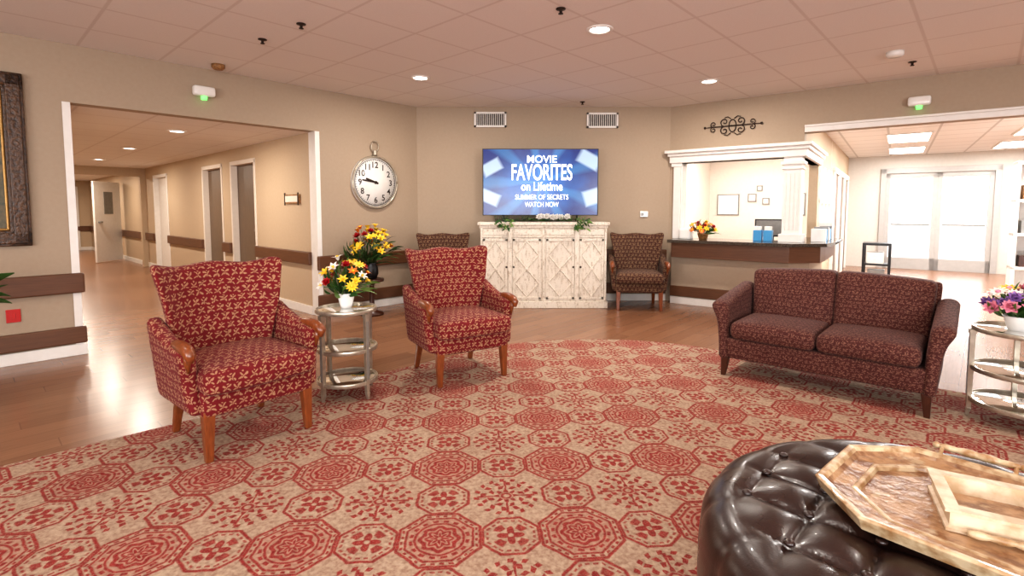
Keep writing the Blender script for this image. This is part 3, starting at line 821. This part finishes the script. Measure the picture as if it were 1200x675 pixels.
# ------------------------------------------------------------------ tables
def sidetable(x, y, rad, h, z=ZC, nm='round_side_table'):
    m = MB()
    for zz in (0.10, h * 0.52, h - 0.03):
        m.lathe([(rad - 0.012, zz), (rad, zz), (rad + 0.002, zz + 0.012), (rad, zz + 0.026), (rad - 0.008, zz + 0.028), (rad - 0.01, zz + 0.02), (0.0001, zz + 0.019)], 48, 0)
        m.lathe([(rad - 0.018, zz + 0.0195), (rad - 0.018, zz + 0.0215), (0.0001, zz + 0.0215)], 48, 1)
    for k in range(4):
        T = Matrix.Rotation(pi / 4 + k * pi / 2 + 0.2, 4, 'Z')
        m.taper(rad - 0.004, 0, 0.05, h - 0.03, 0.024, 0.028, 0, 0, 0, T)
        m.taper(rad - 0.004, 0, 0.0, 0.05, 0.014, 0.028, 0.006, 0, 0, T)
        m.box(rad - 0.022, rad + 0.014, -0.018, 0.018, h - 0.055, h - 0.03, 0, T)
        for q in (-0.006, 0.006): m.box(rad + 0.008, rad + 0.0125, q - 0.002, q + 0.002, 0.14, h - 0.08, 2, T)
    return m.obj(nm, [M_silver, M_mirror, M_grey], M=FR(x, y, z), bevel=0.002)
sidetable(-1.158, 3.54, 0.205, 0.62)
sidetable(3.10, 3.02, 0.26, 0.58)
sidetable(-3.5, 3.05, 0.2, 0.62, 0)

# ------------------------------------------------------------------ flowers
def dirM(p, d):
    q = Vector((0, 0, 1)).rotation_difference(Vector(d).normalized()); return Matrix.Translation(p) @ q.to_matrix().to_4x4()
def petal(mb, M, Ln, W, o0, curl, m, wp=0.8):
    n = 5; x = z = 0; vs = []; fs = []
    for i in range(n + 1):
        t = i / n; w = W * (max(0.02, sin(pi * min(0.97, (t * 0.9 + 0.06)) ** wp)))
        for q in (-1, 0, 1): vs.append((x + (0.12 * w if q else 0) * -1, q * w / 2, z))
        ph = o0 + curl * t; x += sin(ph) * Ln / n; z += cos(ph) * Ln / n
    for i in range(n):
        for q in (0, 1): a = i * 3 + q; fs.append((a, a + 1, a + 4, a + 3))
    mb.add(vs, fs, m, True, M)
def bloom(mb, p, d, kind, s, m, mc, rng):
    M = dirM(p, d)
    if kind == 'lily':
        for k in range(6): petal(mb, M @ Matrix.Rotation(k * pi / 3 + rng.random() * .2, 4, 'Z'), s, s * 0.42, 0.35, 1.5, m)
        for k in range(4): mb.tube([M @ Vector((0, 0, 0)), M @ Vector((0.12 * s * cos(k * 1.6), 0.12 * s * sin(k * 1.6), s * 0.6))], [0.002, 0.003], 5, mc)
    elif kind == 'daisy':
        for k in range(11): petal(mb, M @ Matrix.Rotation(k * 2 * pi / 11, 4, 'Z'), s * 0.8, s * 0.3, 1.2, 0.4, m)
        mb.ball((0, 0, 0.01), s * 0.2, mc, M, 0.6, 8)
    else:
        for ring, (o, n_, l) in enumerate(((0.0, 4, .55), (0.35, 5, .65), (0.75, 6, .7), (1.1, 6, .7))):
            for k in range(n_): petal(mb, M @ Matrix.Rotation(k * 2 * pi / n_ + ring * .5, 4, 'Z'), s * l, s * 0.62, o + 0.3, -0.9 if ring < 2 else -0.3, m, 0.6)
def bouquet(name, x, y, z, pot, ph, pr_, hgt, spread, kinds, n, seed, mats, size=0.05, leaves=50, leafL=0.14, bias=(0, 0)):
    rng = random.Random(seed); mb = MB()
    mb.lathe(pot, 28, 0)
    o = Vector((0, 0, ph - 0.02))
    for i in range(leaves):
        a = rng.random() * 2 * pi; e = rng.uniform(0.05, 1.35); ln = leafL * rng.uniform(.6, 1.3)
        d = Vector((cos(a) * sin(e), sin(a) * sin(e), cos(e)))
        st = o + Vector((cos(a) * pr_ * .4, sin(a) * pr_ * .4, 0)) + d * hgt * rng.uniform(0.05, 0.65) * (0.7 + .3 * cos(e))
        petal(mb, dirM(st, d), ln, ln * rng.choice((.16, .35)), 0.1, rng.uniform(.3, 1.2), rng.choice((1, 1, 2)))
    for i in range(n):
        a = i * 2.399 + rng.random() * .4; e = (0.1 + 1.15 * sqrt((i + .5) / n))
        rr = rng.uniform(.8, 1.05)
        p = o + Vector((cos(a) * sin(e) * spread * rr + bias[0], sin(a) * sin(e) * spread * rr + bias[1], max(0.03, cos(e) * hgt * rr)))
        k, mi = kinds[i % len(kinds)]
        mb.tube([o + Vector((cos(a) * .01, sin(a) * .01, -0.04)), (o + p) / 2 + Vector((0, 0, 0.02)), p], 0.0028, 5, 1)
        bloom(mb, p, (p - o) + Vector((0, -0.06, 0.03)), k, size * rng.uniform(.85, 1.2), mi, 3, rng)
    return mb.obj(name, mats, M=FR(x, y, z))
potW = [(0.0001, 0), (0.035, 0), (0.045, 0.03), (0.058, 0.09), (0.062, 0.105), (0.056, 0.105), (0.05, 0.08), (0.0001, 0.075)]
bouquet('flower_arrangement', -1.158, 3.54, ZC + 0.613, potW, 0.1, 0.05, 0.26, 0.17, [('lily', 3), ('lily', 6), ('rose', 4), ('lily', 3), ('lily', 5), ('daisy', 3)], 26, 3,
        [M_ceramic, M_green, M_green2, M_yel, M_red, M_org, M_whitep], 0.055, 100, 0.12)
px, py = -1.74, 6.30
m = MB(); m.lathe([(0.14, 0), (0.14, 0.03), (0.05, 0.06), (0.03, 0.1), (0.03, 0.37), (0.06, 0.41), (0.15, 0.42), (0.15, 0.45), (0.0001, 0.45)], 32)
m.obj('plant_pedestal', M_darkwood, M=FR(px, py, 0))
potD = [(0.0001, 0), (0.06, 0), (0.085, 0.06), (0.08, 0.14), (0.06, 0.18), (0.07, 0.2), (0.06, 0.2), (0.05, 0.16), (0.0001, 0.15)]
bouquet('flower_arrangement', px, py, 0.451, potD, 0.19, 0.06, 0.52, 0.24, [('lily', 3), ('lily', 3), ('rose', 4), ('lily', 3), ('lily', 5)], 34, 8,
        [M_black, M_green, M_green, M_yel, M_red, M_org], 0.085, 130, 0.16)
bouquet('flower_arrangement', -3.45, 3.05, 0.614, potW, 0.1, 0.05, 0.26, 0.27, [('rose', 4), ('lily', 3)], 16, 5,
        [M_ceramic, M_green, M_green2, M_yel, M_red, M_org], 0.06, 130, 0.2)
potB = [(0.0001, 0), (0.05, 0), (0.07, 0.07), (0.078, 0.085), (0.07, 0.085), (0.06, 0.06), (0.0001, 0.055)]
bouquet('flower_arrangement', 3.05, 3.04, ZC + 0.573, potB, 0.08, 0.06, 0.21, 0.16, [('rose', 3), ('daisy', 4), ('rose', 5), ('rose', 3), ('daisy', 6)], 32, 12,
        [M_ceramic, M_green, M_green2, M_pink, M_yel, M_purple, M_whitep], 0.06, 70, 0.09)
q = fw(R, 0.52, -0.12)
bouquet('flower_arrangement', q[0], q[1], 0.901, potB, 0.08, 0.07, 0.18, 0.17, [('lily', 3), ('rose', 4), ('daisy', 5)], 22, 21,
        [M_wicker, M_green, M_green2, M_yel, M_red, M_org], 0.06, 60, 0.11)

# ------------------------------------------------------------------ cabinet + TV
def cabinet():
    r = root('whitewashed_sideboard', FR(0.415, 6.93, 0))
    m = MB(); W = 0.83; y0, y1 = -0.2, 0.24
    m.box(-W, W, y0, y1, 0.06, 1.07)
    m.box(-W - .02, W + .02, y0 - .025, y1, 0.0, 0.09).box(-W - .035, W + .035, y0 - .045, y1, 1.10, 1.14).box(-W - .015, W + .015, y0 - .02, y1, 1.06, 1.10)
    m.obj('body', M_wash, r, bevel=0.006)
    m = MB(); xs = [-W, -0.44, 0.0, 0.44, W]
    for x in xs:
        a = max(-W, x - 0.03); b_ = min(W, x + 0.03)
        if x == 0: a, b_ = -0.012, 0.012
        m.box(a, b_, y0 - 0.02, y0, 0.09, 1.06)
    m.box(-W, W, y0 - 0.018, y0, 0.94, 0.955)
    m.obj('pilasters', M_wash, r, bevel=0.005)
    for i in range(4):
        a = xs[i] + 0.035; b_ = xs[i + 1] - 0.035; m = MB(); z0, z1 = 0.12, 0.92
        for (p, q, s, t) in ((a, b_, z0, z0 + .03), (a, b_, z1 - .03, z1), (a, a + .03, z0, z1), (b_ - .03, b_, z0, z1)): m.box(p, q, y0 - .014, y0, s, t)
        cx = (a + b_) / 2; w2 = (b_ - a) / 2 - .03; h2 = (z1 - z0) / 4 - .015
        for cz in ((z0 + z1) / 2 - h2, (z0 + z1) / 2 + h2):
            for sx in (-1, 1):
                for sz in (-1, 1):
                    m.tube([(cx + sx * w2, y0 - .004, cz), (cx, y0 - .004, cz + sz * h2)], 0.010, 6)
        m.lathe([(0.03, 0), (0.028, 0.008), (0.012, 0.016), (0.0001, 0.018)], 16, 0, Matrix.Translation((cx, y0, (z0 + z1) / 2)) @ Matrix.Rotation(pi / 2, 4, 'X'))
        m.box(a, b_, y0 - .012, y0, 0.97, 1.04)
        m.obj('door_panel_%d' % (i + 1), M_wash, r, bevel=0.003)
        m = MB(); kx = b_ - 0.012 if i % 2 == 0 else a + 0.012; m.ball((kx, y0 - 0.028, 0.55), 0.013)
        m.obj('knob_%d' % (i + 1), M_iron, r)
cabinet()
def tv():
    r = root('television', FR(0.385, 6.98, 0))
    m = MB(); m.box(-0.785, 0.785, 0, 0.045, 1.225, 2.125).box(-0.4, 0.4, 0.045, 0.08, 1.35, 1.85); m.obj('casing', M_black, r, bevel=0.004)
    m = MB(); m.box(-0.772, 0.772, -0.003, 0.0, -0.44, 0.44); m.obj('screen', M_screen, r, M=Matrix.Translation((0, 0, 1.675)))
    m = MB()
    for sx in (-1, 1): m.tube([(sx * 0.5, -0.1, 1.148), (sx * 0.5, 0.02, 1.24), (sx * 0.5, 0.13, 1.148)], 0.008, 6)
    m.obj('feet', M_black, r)
    m = MB(); Y = -0.006
    m.text('MOVIE', 0.40, 0.10, 0.02, 1.985, Y, off=0.015); m.text('FAVORITES', 0.82, 0.22, 0.02, 1.81, Y, off=0.015)
    m.text('on Lifetime', 0.56, 0.12, 0.02, 1.62, Y, off=0.012); m.text('SUMMER OF SECRETS', 0.72, 0.068, 0.02, 1.475, Y, off=0.006); m.text('WATCH NOW', 0.46, 0.065, 0.02, 1.375, Y, off=0.006)
    m.obj('on_screen_title', M_tvtext, r)
tv()
mb = MB(); rng = random.Random(2)
for i in range(150):
    x = rng.uniform(-0.62, 0.6); a = rng.random() * 2 * pi; d = Vector((cos(a), sin(a) * .5, rng.uniform(.15, .9)))
    petal(mb, dirM((x, rng.uniform(-.03, .02), 0.015), d), 0.09, 0.03, .1, .8, rng.choice((0, 1)))
for i in range(12):
    x = -0.06 + 0.40 * i / 11 + rng.uniform(-.02, .02)
    bloom(mb, Vector((x, rng.uniform(-.06, -0.02), 0.05 + 0.02 * rng.random())), (rng.uniform(-.4, .4), -.8, .7), 'rose', 0.07, 2, 2, rng)
for sx in (-1, 1):
    for i in range(45):
        p = Vector((sx * (0.5 + rng.uniform(-.1, .1)), -.20 + rng.uniform(-.02, .0), rng.uniform(-.08, .04))); petal(mb, dirM(p, (rng.uniform(-.6, .6), -.3, rng.uniform(-.6, .4))), 0.07, 0.024, .1, .6, rng.choice((0, 1)))
mb.obj('floral_garland', [M_green, M_green2, M_whitep], M=FR(0.4, 6.83, 1.14))

# ------------------------------------------------------------------ ottoman
def ottoman(x, y, Rd):
    r = root('tufted_leather_ottoman', FR(x, y, ZC))
    prof = []
    zt, zb, rc = 0.475, 0.14, 0.10
    n1 = 60
    for i in range(n1): t = i / n1; rr = (Rd - rc) * t; prof.append((max(rr, 1e-4), zt + 0.01 * (1 - t * t), 0, 1))
    for i in range(16):
        a = i / 16 * pi / 2; prof.append((Rd - rc + rc * sin(a), zt - rc + rc * cos(a), sin(a), cos(a)))
    for i in range(19):
        t = i / 18; prof.append((Rd - 0.012 * t + 0.012 * sin(pi * t), zt - rc - (zt - rc - zb) * t, 1, 0))
    p = 0.23; seg = 240; vs = []; fs = []
    NP = 18
    for (rr, z, nr, nz) in prof:
        for k in range(seg):
            th = 2 * pi * k / seg; X, Y = rr * cos(th), rr * sin(th)
            u = (X + Y) / p; v = (X - Y) / p
            tuft = (abs(sin(pi * u)) * abs(sin(pi * v))) ** 0.4
            wt = min(1, max(0, (Rd - 0.08 - rr) / 0.12)) * nz
            pleat = abs(sin(th * NP / 2 + 0.2)) ** 0.3
            wp = min(1, max(0, (rr - (Rd - 0.16)) / 0.14))
            d = 0.032 * (tuft - 1) * wt + 0.014 * (pleat - 1) * wp * (0.4 + 0.6 * min(1, max(0, z - zb) / 0.08))
            vs.append(((rr + nr * d) * cos(th), (rr + nr * d) * sin(th), z + nz * d))
    for j in range(len(prof) - 1):
        for k in range(seg):
            l = (k + 1) % seg; fs.append((j * seg + k, (j + 1) * seg + k, (j + 1) * seg + l, j * seg + l))
    m = MB(); m.add(vs, fs, 0, True); m.lathe([(Rd - 0.02, zb + 0.005), (0.001, zb + 0.005)], 48)
    m.obj('cushion', M_leather, r)
    m = MB()
    for i in range(-8, 9):
        for j in range(-8, 9):
            X = (i + j) * p / 2; Y = (i - j) * p / 2
            if sqrt(X * X + Y * Y) < Rd - 0.12: m.ball((X, Y, zt - 0.012 + 0.01 * (1 - (X * X + Y * Y) / Rd ** 2)), 0.014, sz=.6)
    m.obj('buttons', M_leather, r)
    m = MB(); m.lathe([(Rd - 0.03, 0.12), (Rd - 0.005, 0.12), (Rd, 0.13), (Rd, 0.145), (Rd - 0.03, 0.145)], 64)
    for k in range(4):
        a = radians(115 + 90 * k + 25)
        m.lathe([(0.018, 0), (0.026, 0.02), (0.02, 0.04), (0.034, 0.08), (0.036, 0.12)], 16, 0, Matrix.Translation(((Rd - .08) * cos(a), (Rd - .08) * sin(a), 0)))
    m.obj('base_and_legs', M_darkwood, r)
OX, OY = 1.15, 1.22
ottoman(OX, OY, 0.64)
TA = atan2(-0.76, 0.65)
ZT = ZC + 0.486
Mt = FR(1.27, 1.2, ZT, TA)
def octo(hx, hy, c): return [(-hx + c, -hy), (hx - c, -hy), (hx, -hy + c), (hx, hy - c), (hx - c, hy), (-hx + c, hy), (-hx, hy - c), (-hx, -hy + c)]
m = MB()
hx, hy, c = 0.40, 0.26, 0.13
m.prism(octo(hx, hy, c), 0, 0.012, 0)
def loft(rings, mi):
    n = 8; vs = []; fs = []
    for (e, cc, z) in rings: vs += [(p[0], p[1], z) for p in octo(hx + e, hy + e, c + cc)]
    for a in range(len(rings) - 1):
        for k in range(n):
            l = (k + 1) % n; fs.append((a * n + k, a * n + l, (a + 1) * n + l, (a + 1) * n + k))
    m.add(vs, fs, mi)
loft([(0.0, 0, 0.0), (0.02, 0.01, 0.010), (0.03, 0.018, 0.032), (0.034, 0.02, 0.042), (0.028, 0.016, 0.047), (0.014, 0.008, 0.045), (0.006, 0.004, 0.036)], 1)
loft([(0.006, 0.004, 0.036), (-0.004, -0.002, 0.026), (-0.05, -0.02, 0.022), (-0.056, -0.022, 0.012)], 0)
loft([(-0.046, -0.018, 0.0222), (-0.05, -0.020, 0.0255), (-0.060, -0.024, 0.024), (-0.064, -0.025, 0.0122)], 1)
def spindle(m, x0, x1, y, z, mi):
    n = 48; pts = []; rd = []
    for i in range(n + 1):
        t = i / n; pts.append((x0 + (x1 - x0) * t, y, z)); rd.append(0.0065 + 0.003 * abs(sin(t * pi * 4)) + 0.004 * sin(pi * t) ** 2)
    m.tube(pts, rd, 12, mi)
    for x in (x0 + .015, x1 - .015): m.tube([(x, y, z), (x, y - 0.045 * (1 if y > 0 else -1), z - 0.02)], 0.006, 8, mi)
    for x in (x0, x1): m.ball((x, y, z), 0.011, mi)
spindle(m, -0.24, -0.04, 0.33, 0.055, 1); spindle(m, 0.04, 0.24, -0.33, 0.055, 1)
m.obj('octagonal_wooden_tray', [M_tray, M_trayrim], M=Mt, bevel=0.002)
# shallow rectangular box: walls as one continuous ring so corners stay clean
m = MB(); a, b2 = 0.20, 0.105
def rect4(e): return [(-a - e, -b2 - e), (a + e, -b2 - e), (a + e, b2 + e), (-a - e, b2 + e)]
vs = []; fs = []
RG = [(0.008, 0.0), (0.008, 0.008), (0.0, 0.012), (0.0, 0.046), (0.012, 0.05), (0.012, 0.058), (-0.02, 0.058), (-0.02, 0.014)]
for e, z in RG: vs += [(p[0], p[1], z) for p in rect4(e)]
for i in range(len(RG) - 1):
    for k in range(4):
        l = (k + 1) % 4; fs.append((i * 4 + k, i * 4 + l, (i + 1) * 4 + l, (i + 1) * 4 + k))
fs.append((3, 2, 1, 0)); m.add(vs, fs, 1)
m.add([(p[0], p[1], 0.014) for p in rect4(-0.02)], [(0, 1, 2, 3)], 0)
n = 60
m.tube([(-0.17 + 0.34 * i / n, -b2 - 0.024, 0.014) for i in range(n + 1)], [0.006 + 0.004 * abs(sin(i / n * pi * 8)) for i in range(n + 1)], 10, 2)
m.obj('rectangular_wooden_box', [M_tray, M_traybox, M_trayrim], M=FR(1.315, 1.215, ZT + 0.0135, radians(-30)))

# ------------------------------------------------------------------ world, camera
wd = bpy.data.worlds.new('World'); bpy.context.scene.world = wd; wd.use_nodes = True
wd.node_tree.nodes['Background'].inputs[0].default_value = (0.96, 0.98, 1, 1)
wd.node_tree.nodes['Background'].inputs[1].default_value = 3.0
cam = bpy.data.cameras.new('camera'); cam.lens = 18; cam.sensor_width = 36; cam.shift_y = -0.04125; cam.clip_start = 0.05
co = bpy.data.objects.new('camera', cam); COL.objects.link(co); co.location = (0, 0, 1.3); co.rotation_euler = (radians(86), 0, 0)
bpy.context.scene.camera = co
vs_ = bpy.context.scene.view_settings
vs_.view_transform = 'Standard'; vs_.exposure = 0.05
try: vs_.look = 'Medium High Contrast'
except Exception: print('no look')
